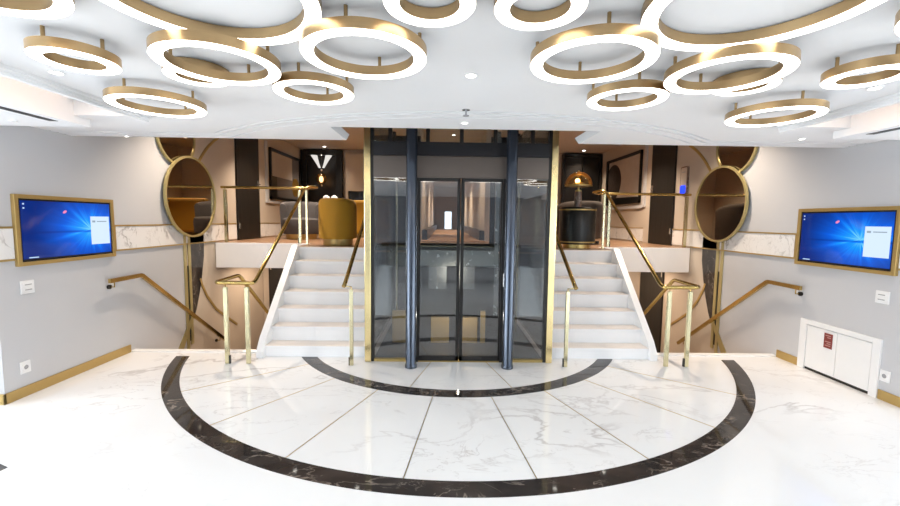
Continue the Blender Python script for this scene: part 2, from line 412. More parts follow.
# coves at both sides
for s_, side in ((-1,'left'),(1,'right')):
    e = MB()
    for k in range(3):
        a = s_*(XE+.011*k); b = s_*(XE+.011*(k+1)); q = sorted((a,b)); e.box(q[0],q[1],-4.6,CVY,ZC-.0167*(k+1),ZC+.03)
    q = sorted((s_*(XE+.033), s_*(XE+.05))); e.box(q[0],q[1],-4.6,CVY,ZL,ZC+.03)
    struct('trim_cove_%s'%side, e, M['ceil'])
    e = MB()                                           # lower side soffit, its upright face and the cove's top
    q = sorted((s_*CVX, s_*6)); e.box(q[0],q[1],-4.6,WE,ZS,ZS+.06)
    q = sorted((s_*CVX, s_*3.80)); e.box(q[0],q[1],WE,3.33,ZS,ZS+.06)
    q = sorted((s_*CVX, s_*(CVX+.03))); e.box(q[0],q[1],-4.6,WE,ZS+.06,2.62)
    q = sorted((s_*2.2, s_*CVX)); e.box(q[0],q[1],-4.6,CVY,2.62,2.66)
    q = sorted((s_*(XE), s_*CVX)); e.box(q[0],q[1],CVY,CVY+.03,ZC+.1,2.62)
    struct('ceiling_side_%s'%side, e, M['ceil'])
    st = MB(); q = sorted((s_*(XE-.02), s_*(XE+.03))); st.box(q[0],q[1],-4.4,CVY-.03,ZC+.105,ZC+.12)
    tag(st.build('cove_light', M['cove']), 'warm light strip hidden in the ceiling cove on the %s'%side, 'light')
    sl = MB(); q = sorted((s_*3.105, s_*3.17)); sl.box(q[0],q[1],-.5,3.14,ZS-.002,ZS+.01)
    tag(sl.build('ceiling_vent', M['black']), 'long black slot air diffuser in the %s side ceiling'%side, 'air vent', 'slot diffusers')
# void above the lobby ceiling and the lounge ceiling
b = MB().box(-3.8,3.8,3.10,3.16,2.45,LC); struct('wall_bulkhead', b, M['ceil'])
b = MB().box(-4.0,4.0,3.10,YB+.2,LC,LC+.1); struct('ceiling_lounge', b, M['loungeceil'])
# lounge floor: deck, two landings over the side wells
b = MB(); b.box(-EX,EX,6.55,YB,UF-.35,UF); 
for s_ in (-1,1):
    q = sorted((s_*EX, s_*2.26)); b.box(q[0],q[1],5.62,YB,UF-.35,UF)
    q = sorted((s_*2.26, s_*3.80)); b.box(q[0],q[1],6.40,YB,UF-.35,UF)
struct('floor_lounge', b, M['lounge'])
for s_, nm in ((-1,'trim_7'),(1,'trim_8')):
    q = sorted((s_*2.26, s_*3.79)); struct(nm, MB().box(q[0],q[1],6.37,6.40,.775,UF-.004), M['stairwhite'], 'white landing fascia above the side stairwell', bevel=.003)
    # stairwell running down beside the white stair
    b = MB(); 
    for i in range(8): b.box(q[0]-.0,q[1],4.665+.24*i,4.665+.24*(i+1),LOW,-.18*(i+1))
    struct('floor_well_%s'%('left' if s_<0 else 'right'), b, M['wellstep'])
    b = MB(); b.box(q[0],q[1]+.01,6.585,8.2,LOW-.1,LOW); struct('floor_lower_%s'%('left' if s_<0 else 'right'), b, M['wellstep'])
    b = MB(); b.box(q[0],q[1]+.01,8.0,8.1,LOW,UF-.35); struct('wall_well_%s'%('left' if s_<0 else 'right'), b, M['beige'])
    # wall under the stair's open side
    q = sorted((s_*2.275, s_*2.29)); b = MB().prism([(4.60,LOW),(6.40,LOW),(8.0,LOW),(8.0,UF-.35),(5.62,UF-.35),(4.62,-.02),(4.60,-.1)], q[0], q[1], 'x')
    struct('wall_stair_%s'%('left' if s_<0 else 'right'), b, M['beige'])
# lounge back wall and the corridor behind the lift
w = MB(); w.box(-4,-.62,YB,YB+.2,UF,LC); w.box(.62,4,YB,YB+.2,UF,LC); w.box(-.62,.62,YB,YB+.2,3.02,LC)
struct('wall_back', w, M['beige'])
w = MB(); w.box(-.70,-.60,7.7,YB,UF,LC); w.box(.60,.70,7.7,YB,UF,LC)
w.box(-.70,-.62,YB+.2,18,UF,3.05); w.box(.62,.70,YB+.2,18,UF,3.05); w.box(-.7,.7,YB+.2,18,3.05,3.15); w.box(-.7,-.15,18,18.1,UF,3.1); w.box(.15,.7,18,18.1,UF,3.1); w.box(-.15,.15,18,18.1,1.95,3.1)
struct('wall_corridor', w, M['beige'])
w = MB(); w.box(-.62,.62,YB,18.1,UF-.1,UF+.002); w.box(-.58,.58,7.3,YB,UF,UF+.012); struct('floor_corridor', w, M['carpet'])
w = MB(); w.box(-.60,-.50,7.7,17.9,UF+.012,UF+.20); w.box(.50,.60,7.7,17.9,UF+.012,UF+.20); struct('baseboard_corridor', w, M['black'])
struct('window_9', MB().box(-.15,.15,18.04,18.06,UF,1.95), emis('daylit_end_window',(.75,.88,1),2.2))

# ------------------------------------------------------------------ white staircases
Z0, RI, TR = .13, .1742, .185
for s_, side in ((-1,'left'),(1,'right')):
    st = thing('staircase', 'white marble staircase with seven steps on the %s side of the lift'%side, 'staircase', (s_*1.75,SY,0), 'white stairs beside the lift')
    for i in range(7):
        y = SY+TR*i; z1 = Z0+RI*i; q = sorted((s_*1.045, s_*2.19))
        m = MB()
        zb = 0 if i == 0 else z1-RI
        m.box(q[0],q[1],y+.018,(y+TR+.02) if i<6 else 5.62, zb, z1-.035)          # riser body
        p = m.build('step', M['stairwhite'], st)
        n = MB().box(q[0],q[1],y,(y+TR+.02) if i<6 else 5.62, z1-.035, z1-.006); n.build('nosing', M['stairwhite'], p, bevel=.004)
        t = MB().box(q[0],q[1],y+.003,(y+TR+.018) if i<6 else 5.62, z1-.006, z1); t.build('tread', M['tread'], p)
    q = sorted((s_*2.19, s_*2.272))
    pr_ = [(4.41,0),(4.41,.07),(4.50,.20),(5.53,1.20),(5.62,1.20),(5.62,.86),(4.80,0)]
    MB().prism(pr_, q[0], q[1], 'x').build('stringer', M['stairwhite'], st, bevel=.003)

# ------------------------------------------------------------------ railings
def bend(path, r, k=5):
    P = [Vector(p) for p in path]; out = [P[0]]
    for i in range(1,len(P)-1):
        a = (P[i-1]-P[i]); b = (P[i+1]-P[i]); ra = min(r, a.length*.45, b.length*.45)
        p0 = P[i]+a.normalized()*ra; p2 = P[i]+b.normalized()*ra
        for j in range(k+1):
            t_ = j/k; out.append(p0*(1-t_)**2+P[i]*2*t_*(1-t_)+p2*t_*t_)
    out.append(P[-1]); return out
def post(root, x, y, z0, z1, sx=.042, sy=.030, dark=0):
    p = MB().box(x-sx/2,x+sx/2,y-sy/2,y+sy/2,z0,z1).build('post', M['champagne'], root, bevel=.003)
    MB().box(x-sx/2-.012,x-sx/2,y-.012,y+.012,z0,z0+.09).build('foot_bracket', M['black'], p) if dark < 0 else (MB().box(x+sx/2,x+sx/2+.012,y-.012,y+.012,z0,z0+.09).build('foot_bracket', M['black'], p) if dark > 0 else None)
    MB().tube([(x,y,z1-.005),(x,y,z1+.03)],.006,8).build('bracket', M['railgold'], p)
    return p
for s_, side in ((-1,'left'),(1,'right')):
    rt = thing('handrail', 'polished brass handrail climbing the outer edge of the %s white stair to the landing'%side, 'handrail', (s_*2.3,4.24,0), 'outer stair handrails')
    ZR = 2.045 if s_ < 0 else 2.025; XR = -3.70 if s_ < 0 else 3.78
    path = [(s_*2.47,5.9,-.32),(s_*2.47,5.30,.24),(s_*2.60,4.74,.89),(s_*2.60,4.24,.88),(s_*2.21,4.24,.876),(s_*2.20,4.30,.895),(s_*2.20,5.90,2.01),(s_*2.17,6.02,2.04),(s_*2.12,6.22,ZR),(s_*2.30,6.42,ZR),(XR,6.42,ZR)]
    MB().tube(bend(path,.05), .021, 14).build('rail', M['railgold'], rt, smooth=True)
    post(rt, s_*2.27,4.24,0,.835); post(rt, s_*2.495,4.24,0,.835, dark=-s_)
    post(rt, s_*2.215,5.99,UF,1.985,.03,.03); post(rt, s_*2.47,6.42,UF,ZR-.035,.042,.03,dark=s_); post(rt, XR-s_*.05,6.44,UF,ZR-.035,.05,.03)
    rt = thing('handrail', 'polished brass handrail climbing beside the lift on the inner edge of the %s stair'%side, 'handrail', (s_*1.15,4.21,0), 'inner stair handrails')
    MB().tube(bend([(s_*1.21,4.11,.87),(s_*1.20,4.14,.905),(s_*1.19,5.90,2.06),(s_*1.19,6.1,2.08)],.03), .021, 14).build('rail', M['railgold'], rt, smooth=True)
    p = post(rt, s_*1.155,4.21,0,.83,.038,.028, dark=s_ if s_ < 0 else -1)
    post(rt, s_*1.19,6.0,UF,2.03,.03,.03)
    MB().tube(bend([(s_*1.157,4.21,.855),(s_*1.157,4.16,.862),(s_*1.20,4.155,.868),(s_*1.20,4.155,.90)],.015),.007,8).build('bracket', M['champagne'], rt, smooth=True)
    rt = thing('handrail', 'brass wall handrail sloping down into the %s stairwell below the screen'%side, 'handrail', (s_*3.73,4.3,0), 'stairwell wall handrails')
    MB().tube(bend([(s_*3.73,4.27,.878),(s_*3.73,4.72,.882),(s_*3.73,6.45,-.42)],.03), .02, 4, sq=(.03,.045)).build('rail', M['railgold'], rt)
    for y, z in ((4.33,.86),(6.30,-.33)):
        b = MB().tube([(s_*3.795,y,z-.055),(s_*3.73,y,z-.055),(s_*3.73,y,z)],.007,8); b.lathe([(1e-4,-.001),(1e-4,0)],(0,0,-50),3) if False else None
        b.build('bracket', M['railgold'], rt)
        d = MB().tube([(s_*3.795,y,z-.055),(s_*3.775,y,z-.055)],.024,16); d.build('rosette', M['black'], rt, smooth=True)

# ------------------------------------------------------------------ the lift
YL = 4.34
lift = thing('glass_elevator', 'black framed glass lift between two blue black columns and gold corner posts', 'elevator', (0,5.3,0))
for s_ in (-1,1):
    MB().lathe([(.064,0),(.064,.03),(.058,.045),(.058,2.9)], (s_*.516,4.17,0), 36).build('column', M['steel'], lift, smooth=True)
    x0, x1 = sorted((s_*.965, s_*1.035)); MB().box(x0,x1,YL-.03,YL+.04,0,2.95).build('corner_post', M['postgold'], lift, bevel=.006)
    x0, x1 = sorted((s_*.45, s_*.50)); m = MB().box(x0,x1,YL-.02,YL+.05,0,2.02)
    x0, x1 = sorted((s_*.935, s_*.965)); m.box(x0,x1,YL-.01,YL+.05,.0,2.9)
    m.build('door_post', M['frame'], lift, bevel=.002)
    x0, x1 = sorted((s_*.50, s_*.935)); MB().box(x0,x1,YL+.005,YL+.017,.03,2.02).build('side_pane', M['smoke'], lift)
    MB().box(x0,x1,YL-.01,YL+.04,0,.03).build('side_sill', M['gold'], lift)
    # door leaf
    a, b = (-.450,-.004) if s_ < 0 else (.004,.450)
    d = MB(); d.box(a,a+(.014 if s_<0 else .034),YL+.0,YL+.035,.012,2.0); d.box(b-(.034 if s_<0 else .014),b,YL+.0,YL+.035,.012,2.0)
    d.box(a,b,YL+.0,YL+.035,.012,.065); d.box(a,b,YL+.0,YL+.035,1.985,2.02)
    dd = d.build('door_leaf', M['frame'], lift)
    MB().box(a+.012,b-.012,YL+.012,YL+.022,.06,1.99).build('door_pane', M['smoke'], dd)
    # glazed shaft sides and rear frame
    x0, x1 = sorted((s_*1.0, s_*1.012)); MB().box(x0,x1,YL+.05,6.45,.02,2.9).build('shaft_side_pane', M['clear'], lift)
    x0, x1 = sorted((s_*.955, s_*1.015)); MB().box(x0,x1,6.45,6.52,0,2.95).build('rear_post', M['frame'], lift)
    x0, x1 = sorted((s_*.60, s_*.66)); MB().box(x0,x1,6.10,6.16,.1,2.9).build('guide_rail', M['silver'], lift)
    x0, x1 = sorted((s_*.78, s_*.80)); MB().box(x0,x1,5.2,5.23,.1,2.3).build('shaft_rod', M['champagne'], lift)
m = MB().box(-.935,.935,YL-.015,YL+.05,2.25,2.395); m.build('charcoal_header', M['headerdark'], lift)
m = MB().box(-.935,.935,YL-.022,YL+.05,2.02,2.243); m.build('bronze_header', M['header'], lift)
for x in (-.76,-.36,0,.36,.76): MB().box(x-.02,x+.02,YL+.0,YL+.04,2.395,2.9).build('transom_mullion', M['frame'], lift)
MB().box(-.935,.935,YL+.012,YL+.022,2.395,2.9).build('transom_pane', M['clear'], lift)
MB().box(-.45,.45,YL-.012,YL+.06,0,.012).build('threshold', M['gold'], lift)
MB().box(-.95,.95,4.42,6.45,.0,.012).build('shaft_floor', M['headerdark'], lift)
m = MB().box(-.95,.95,6.50,6.54,0,UF-.14); m.build('rear_lower_panel', M['headerdark'], lift)
m = MB(); 
for a, b in ((-.42,-.13),(.06,.33)): m.box(a,b,6.47,6.50,.45,.85)
m.build('rear_grey_panel', M['silver'], lift)
m = MB(); m.box(-.62,.62,6.20,6.32,.86,1.10); m.box(-.55,.0,6.17,6.20,.90,1.04); m.box(.05,.5,6.17,6.20,.90,1.04); m.build('machine_beam', M['silver'], lift)
for a, b in ((-.955,-.56),(.56,.955)): MB().box(a,b,6.50,6.53,UF+.02,2.9).build('rear_side_panel', M['headerdark'], lift)
m = MB(); m.box(-.95,.95,6.44,6.52,UF-.10,UF+.02); m.build('rear_sill', M['frame'], lift)
m = MB(); m.box(-.95,.95,6.42,6.44,UF-.035,UF-.015); m.build('sill_light_edge', M['champagne'], lift)
for a, b in ((-.33,-.10),(.05,.26)):
    MB().box(a,b,4.98,5.05,.012,.34).build('buffer_box', M['goldpaint'], lift, bevel=.004)
for a, b in ((-.82,-.64),(.30,.36)):
    MB().box(a,b,4.98,5.05,.012,.42).build('buffer_box', M['goldpaint'], lift, bevel=.004)
m = MB().tube([(.475,YL-.045,.86),(.475,YL-.045,1.0)],.006,8); m.build('pull_handle', M['chrome'], lift)

# ------------------------------------------------------------------ wall decoration: mirrors, inlays
def yz_poly_disc(y, z, r, n=72): return [(y+r*math.cos(2*PI*i/n), z+r*math.sin(2*PI*i/n)) for i in range(n)]
def wall_ring(m, x0, x1, y, z, r0, r1, n=72, a0=0, a1=2*PI):
    full = abs(a1-a0-2*PI) < 1e-6; k = n if full else n+1; vs = []
    for i in range(k):
        a = a0+(a1-a0)*i/n; c1, s1 = math.cos(a), math.sin(a)
        for r, x in ((r0,x0),(r1,x0),(r1,x1),(r0,x1)): vs.append((x,y+r*c1,z+r*s1))
    fs = []
    for i in range(n):
        j = (i+1)%k
        for q in range(4): fs.append((i*4+q, j*4+q, j*4+(q+1)%4, i*4+(q+1)%4))
    if not full: fs += [(0,1,2,3),((k-1)*4+3,(k-1)*4+2,(k-1)*4+1,(k-1)*4)]
    m.add(vs, fs)
for s_, side, other in ((-1,'left','mustard'),(1,'right','dark')):
    X = lambda d: s_*(W-d)
    for nm, (my, mz, mr), lab, d0 in (('low', (5.765,1.85,.562) if s_ < 0 else (5.70,1.845,.535), 'round bronze mirror in gold frame, lower of the pair on the %s wall'%side, .045),
                                      ('high',(5.53,2.65,.385) if s_ < 0 else (5.48,2.63,.38), 'round bronze mirror half hidden above the lower one on the %s wall'%side, .012)):
        t = thing('round_mirror', lab, 'mirror', (X(0),my,mz), 'round bronze wall mirrors')
        a, b = sorted((X(d0-.008), X(d0+.010))); MB().prism(yz_poly_disc(my,mz,mr-.02), a, b, 'x').build('mirror_glass', M['mirror'], t)
        m = MB(); a, b = sorted((X(d0-.010), X(d0+.022))); wall_ring(m, a, b, my, mz, mr-.022, mr+.006); m.build('mirror_frame', M['olivegold'], t, smooth=True)
        if nm == 'low': MB().lathe([(1e-4,0),(1e-4,.001)],(0,0,0),3); a, b = sorted((X(0), X(.037))); MB().prism(yz_poly_disc(my,mz,.2), a, b, 'x').build('back_block', M['black'], t)
    m = MB(); a, b = sorted((X(0), X(.014)))
    for y0, y1, z0, z1 in ((5.595,5.650,-.55,1.36),(5.690,5.745,-.26,1.36)): m.box(a,b,y0,y1,z0,z1)
    struct('trim_upright_%s'%side, m, M['olivegold'], bevel=.002)
    m = MB(); a, b = sorted((X(0), X(.006))); m.box(a,b,5.645,5.695,-.2,.88); struct('trim_slot_%s'%side, m, M['black'])
    tz = [(5.745,1.36),(6.07,1.36),(6.06,1.0),(6.0,.72),(5.92,.45),(5.84,.24),(5.76,.10),(5.745,.10)]
    a, b = sorted((X(0), X(.010))); struct('trim_stone_%s'%side, MB().prism(tz,a,b,'x'), M['dark'])
    m = MB(); a, b = sorted((X(0), X(.012)))
    wall_ring(m, a, b, 7.35, 1.35, 1.66, 1.70, 60, math.radians(118), math.radians(168))
    pts = [(5.92,.72),(6.0,.50),(6.12,.32),(6.32,.10),(6.62,-.10),(6.95,-.26)]
    struct('trim_arc_%s'%side, m, M['goldpaint'])
    m = MB(); 
    P_ = [(5.95,.66),(5.99,.56),(6.11,.36),(6.34,.11),(6.62,-.08),(6.96,-.30)]
    for i in range(len(P_)-1):
        (y0,z0),(y1,z1) = P_[i],P_[i+1]; d = Vector((y1-y0,z1-z0)).normalized(); n = Vector((-d.y,d.x))*.018
        m.prism([(y0+n.x,z0+n.y),(y1+n.x,z1+n.y),(y1-n.x,z1-n.y),(y0-n.x,z0-n.y)], a, b, 'x')
    struct('trim_curve_%s'%side, m, M['goldpaint'])
    m = MB().prism([(5.36,-.30),(5.49,-.30),(5.76,.12),(5.72,.16)], a, b, 'x'); struct('trim_brace_%s'%side, m, M['olivegold'])

# ------------------------------------------------------------------ screens recessed in gold frames
for s_, side, oth in ((-1,'left','above the wall handrail'),(1,'right','above the white cupboard')):
    y0, y1, z0, z1 = 3.415, 4.425, 1.130, 1.744
    X = lambda d: s_*(W-d)
    t = thing('wall_screen', 'gold framed screen showing a blue desktop on the %s wall %s'%(side,oth), 'screen', (X(0),3.94,1.435), 'framed wall screens')
    m = MB(); a, b = sorted((X(.0), X(.032)))
    m.box(a,b,y0,y0+.035,z0,z1); m.box(a,b,y1-.035,y1,z0,z1); m.box(a,b,y0+.035,y1-.035,z0,z0+.035); m.box(a,b,y0+.035,y1-.035,z1-.035,z1)
    m.build('gold_frame', M['goldpaint'], t, bevel=.003)
    a, b = sorted((X(0), X(.020))); by0, by1, bz0, bz1 = y0+.035, y1-.035, z0+.035, z1-.035
    bz = MB().box(a,b,by0,by1,bz0,bz1).build('bezel', M['black'], t)
    sy0, sy1, sz0, sz1 = by0+.018, by1-.018, bz0+.022, bz1-.016
    a, b = sorted((X(.020), X(.024))); MB().box(a,b,sy0,sy1,sz0,sz1).build('screen', screenmat('blue_desktop_%s'%side, -s_), t)
    def U(u): return sy0+u*(sy1-sy0) if s_ < 0 else sy1-u*(sy1-sy0)
    def V(v): return sz0+v*(sz1-sz0)
    def pan(u0,u1,v0,v1,d0,d1,mat,name):
        q = sorted((U(u0),U(u1))); a, b = sorted((X(d0),X(d1))); MB().box(a,b,q[0],q[1],V(v0),V(v1)).build(name, M[mat], t)
    pan(.74,.985,.18,.74,.024,.0255,'window_panel','dialog_window')
    pan(.76,.80,.62,.66,.0255,.026,'dialog_line','dialog_icon'); pan(.82,.95,.63,.65,.0255,.026,'dialog_line','dialog_text')
    for u_, v_ in ((.02,.93),(.02,.86)): pan(u_,u_+.015,v_,v_+.025,.024,.025,'icons','desktop_icon')
    pan(.05,.14,.012,.03,.024,.025,'icons','taskbar_icons')
    m = MB(); uc, vc = .44, .82; a, b = sorted((X(.024),X(.025)))
    m.prism([(U(uc+.022*math.cos(q)-.0*math.sin(q)), V(vc+.026*math.sin(q)+.014*math.cos(q))) for q in [2*PI*i/16 for i in range(16)]], a, b, 'x'); m.build('pink_spot', M['pink'], t)

# switches, sockets, cupboard
def plate(side, y, z, w, h, label, cat, kind):
    s_ = -1 if side == 'left' else 1; X = lambda d: s_*(W-d)
    t = thing('light_switch' if kind == 's' else 'power_socket', label, cat, (X(0),y,z))
    a, b = sorted((X(0), X(.011))); MB().box(a,b,y-w/2,y+w/2,z-h/2,z+h/2).build('cover_plate', M['plastic'], t, bevel=.004)
    a, b = sorted((X(.011), X(.016)))
    if kind == 's':
        for dz in (-.022,.022):
            m = MB().box(a,b,y-w*.32,y+w*.32,z+dz-.013,z+dz+.013); k = m.build('rocker', M['plastic'], t, bevel=.002)
            a2, b2 = sorted((X(.016), X(.0175))); MB().box(a2,b2,y-w*.25,y+w*.25,z+dz-.004,z+dz+.004).build('rocker_line', M['greyplastic'], k)
    else:
        m = MB(); wall_ring(m, a, b, y, z, .020, .028, 28); m.build('socket_ring', M['plastic'], t, smooth=True)
        m = MB(); a, b = sorted((X(.010), X(.0125))); m.prism(yz_poly_disc(y,z,.020,28), a, b, 'x'); m.build('socket_insert', M['greyplastic'], t)
plate('left', 3.495, .945, .115, .115, 'white double light switch on the left wall below the screen', 'light switch', 's')
plate('right',3.515, .925, .115, .115, 'white double light switch on the right wall below the screen', 'light switch', 's')
plate('left', 3.43, .255, .085, .105, 'white wall socket low on the left wall above the gold baseboard', 'socket', 'p')
plate('right',3.43, .225, .085, .105, 'white wall socket low on the right wall beside the cupboard', 'socket', 'p')
cb = thing('wall_cupboard', 'white flush two door cupboard low in the right wall', 'cupboard', (W,3.88,0))
m = MB(); x0, x1 = W-.022, W; m.box(x0,x1,3.475,3.545,0,.545); m.box(x0,x1,4.215,4.295,0,.545); m.box(x0,x1,3.545,4.215,.495,.545); m.build('casing', M['plastic'], cb, bevel=.003)
MB().box(W-.004,W,3.545,4.215,0,.03).build('plinth_gap', M['black'], cb)
MB().box(W-.016,W,3.552,3.878,.03,.488).build('cupboard_door', M['plastic'], cb, bevel=.002); MB().box(W-.016,W,3.883,4.208,.03,.488).build('cupboard_door', M['plastic'], cb, bevel=.002)
sg = thing('notice', 'small dark red notice stuck on the white cupboard door', 'sign', (W-.016,3.965,.38))
MB().box(W-.020,W-.016,3.922,4.010,.305,.458).build('notice_board', M['redsign'], sg)
m = MB()
for i, z in enumerate((.435,.415,.372,.352,.332)): m.box(W-.0215,W-.020,3.936,3.996-(.02 if i%2 else 0),z-.005,z+.005)
m.build('printed_lines', M['pinkprint'], sg)

# ------------------------------------------------------------------ doors
def lounge_door(n, s_, y0, y1, z0, z1, label, hinge_near=True):
    X = lambda d: s_*(W-d); a, b = sorted((X(0), X(.03)))
    o = struct('door_%d'%n, MB().box(a,b,y0,y1,z0,z1), M['blackwood'], label, bevel=.003)
    hy = y0+.03 if hinge_near else y1-.03; ky = y1-.07 if hinge_near else y0+.07
    a, b = sorted((X(.03), X(.045)))
    for z in (z1-.16, z0+.25):
        MB().box(a,b,hy-.012,hy+.012,z-.05,z+.05).build('hinge', M['chrome'], o)
    h = MB(); a, b = sorted((X(.03), X(.037))); h.box(a,b,ky-.02,ky+.02,z0+.90,z0+1.10); q = MB(); h.tube([(X(.03),ky,z0+1.03),(X(.075),ky,z0+1.03),(X(.075),ky-.10 if hinge_near else ky+.10,z0+1.03)],.009,10)
    h.build('door_handle', M['chrome'], o)
lounge_door(1,-1,7.06,7.90,UF,3.24,'black lounge door on the left wall behind the landing rail')
lounge_door(2, 1,6.90,7.68,UF,3.24,'black lounge door on the right wall behind the landing rail')
lounge_door(3, 1,7.08,7.90,LOW,UF-.37,'black lower deck door at the bottom of the right stairwell')
o = struct('door_4', MB().box(-3.66,-2.5,7.96,8.0,LOW,UF-.37), M['blackwood'], 'black lower deck doors at the bottom of the left stairwell')
MB().box(-3.62,-3.60,7.945,7.96,.55,.65).build('hinge', M['chrome'], o)

# ------------------------------------------------------------------ ring lights
rg = 0
def ring_light(x, y, R, high, label):
    z = 2.2915 if high else 2.245; th = .045; w = .055 if R < .3 else .058
    t = thing('ceiling_ring_light', label, 'ceiling light', (x,y,ZC), 'gold ring ceiling lights')
    n = 72
    m = MB(); m.lathe([(R-.002,z+.004),(R,z+.004),(R,z+th),(R-w,z+th),(R-w,z+.004),(R-w+.002,z+.004),(R-w+.002,z+.008),(R-.002,z+.008),(R-.002,z+.004)], (x,y,0), n)
    m.build('ring_body', M['ringgold'], t, smooth=True)
    m = MB(); m.lathe([(R-w+.001,z+.004),(R-w+.004,z),(R-.004,z),(R-.001,z+.004)], (x,y,0), n); m.build('light_diffuser', M['ringlight'], t, smooth=True)
    for k in range(4):
        a = math.radians(-96+90*k); px, py = x+(R-w/2)*math.cos(a), y+(R-w/2)*math.sin(a)
        MB().tube([(px,py,z+th),(px,py,ZC)], .0075, 10).build('rod', M['rod'], t, smooth=True)
    return t
RINGS = [
 (-1.73,1.762,.150,0,'smallest low ring light, nearest the left ceiling cove, gold with two rods'),
 (-1.869,2.443,.246,0,'large gold ring light farthest back on the left, above the left mirror'),
 (-1.145,1.778,.245,0,'large gold ring light overlapping the biggest ring on the left'),
 (-.501,1.660,.246,0,'large gold ring light left of the ceiling centre with smaller ring behind'),
 (-.854,2.132,.199,0,'medium gold ring light at the back left of the centre, nearest the left stair'),
 (.414,1.671,.246,0,'large gold ring light right of the ceiling centre'),
 (.776,2.154,.199,0,'medium gold ring light at the back right of the centre, nearest the right stair'),
 (1.049,1.789,.244,0,'large gold ring light overlapping the biggest ring on the right'),
 (1.802,2.444,.245,0,'large gold ring light farthest back on the right, above the right mirror'),
 (1.658,1.773,.152,0,'small gold ring light cut by the right edge, under the right ceiling cove'),
 (-.233,1.375,.152,1,'small ring light tight to the ceiling, left of the pair at top centre'),
 (.132,1.385,.152,1,'small ring light tight to the ceiling, right of the pair at top centre'),
 (-1.429,2.101,.147,1,'small ring light tight to the ceiling seen through the large left ring'),
 (1.363,2.099,.147,1,'small ring light tight to the ceiling seen through the large right ring'),
 (-1.623,1.278,.245,1,'large ring light cut off in the top left corner of the picture'),
 (1.46,1.17,.245,0,'low ring light cut off in the top right corner of the picture'),
 (-.955,1.351,.36,1,'biggest gold ring light tight to the ceiling on the left'),
 (.841,1.327,.36,1,'biggest gold ring light tight to the ceiling on the right'),
]
for x_, y_, R_, hi_, lab_ in RINGS:
    k_ = 1.03 if hi_ else 1.055
    ring_light(CAMX+(x_-CAMX)*k_, y_*k_, R_*k_, hi_, lab_)

def downlight(x, y, z, r, label, power=0, col=(1,.9,.75)):
    t = thing('ceiling_downlight', label, 'ceiling light', (x,y,z), 'recessed downlights')
    m = MB(); m.lathe([(r,0),(r,-.004),(r*.78,-.006),(r*.74,0)], (x,y,z), 32); m.build('trim_ring', M['plastic'], t, smooth=True)
    MB().cyl((x,y,z-.003), r*.75, .003, 28).build('lamp_lens', M['down'], t)
    if power:
        ld = bpy.data.lights.new('downlight_beam','SPOT'); ld.energy = power; ld.spot_size = 1.9; ld.spot_blend = .8; ld.shadow_soft_size = .05; ld.color = col
        lo = bpy.data.objects.new('downlight_beam', ld); COL.objects.link(lo); lo.location = (x,y,z-.02)
downlight(-.044,2.193,ZC,.037,'round downlight in the ceiling centre between the ring lights')
downlight(-2.283,2.265,ZC,.037,'round downlight behind the smallest low ring on the left')
downlight(2.227,2.275,ZC,.037,'round downlight behind the cropped ring on the right')
downlight(-.024,3.235,ZC,.030,'small downlight in the ceiling edge above the lift')
downlight(-3.25,3.985,ZC,.022,'small downlight in the left ceiling edge by the wall')
downlight(3.03,3.62,ZC,.030,'small downlight in the right ceiling edge by the wall')
WARM = (1,.82,.64)
downlight(-3.08,9.85,LC,.05,'lounge downlight in front of the black alcove',60,WARM)
downlight(3.2,9.85,LC,.05,'lounge downlight in front of the black cabinet',60,WARM)
for x, y, e in ((-3.0,7.4,250),(3.0,7.4,250),(-1.7,6.9,170),(1.9,6.9,170),(-3.1,5.3,170),(3.1,5.3,170),(-1.7,9.0,180),(1.7,9.0,180),(0,8.3,140),(0,12,260),(0,15,260)):
    z = LC if y < 10.4 else 3.05
    downlight(x, y, z, .045, 'lounge downlight %s, hidden above the lobby ceiling edge'%{(-3.0,7.4):'by the left black door',(3.0,7.4):'by the right black door',(-1.7,6.9):'above the mustard chair',(1.9,6.9):'above the drum table',(-3.1,5.3):'over the left stairwell',(3.1,5.3):'over the right stairwell',(-1.7,9.0):'above the mustard sofa',(1.7,9.0):'in the right lounge corner',(0,8.3):'just behind the lift',(0,12):'first along the corridor',(0,15):'second along the corridor'}[(x,y)], e, WARM)
sp = thing('ceiling_sprinkler', 'small chrome sprinkler head in the ceiling before the stepped arc', 'sprinkler', (-.034,2.86,ZC))
MB().cyl((-.034,2.86,ZC-.004),.028,.004,24).build('cover', M['chrome'], sp); MB().tube([(-.034,2.86,ZC-.004),(-.034,2.86,ZC-.04)],.007,10).build('stem', M['greyplastic'], sp)
MB().lathe([(1e-4,-.044),(.022,-.044),(.022,-.040),(1e-4,-.040)],(-.034,2.86,ZC),14).build('deflector', M['greyplastic'], sp)
MB().cyl((-3.45,3.15,ZS-.012),.022,.012,20).build('x', M['plastic']).name = 'ceiling_sensor'
tag(bpy.data.objects['ceiling_sensor'], 'tiny round sensor in the left side ceiling beside the slot', 'sensor')

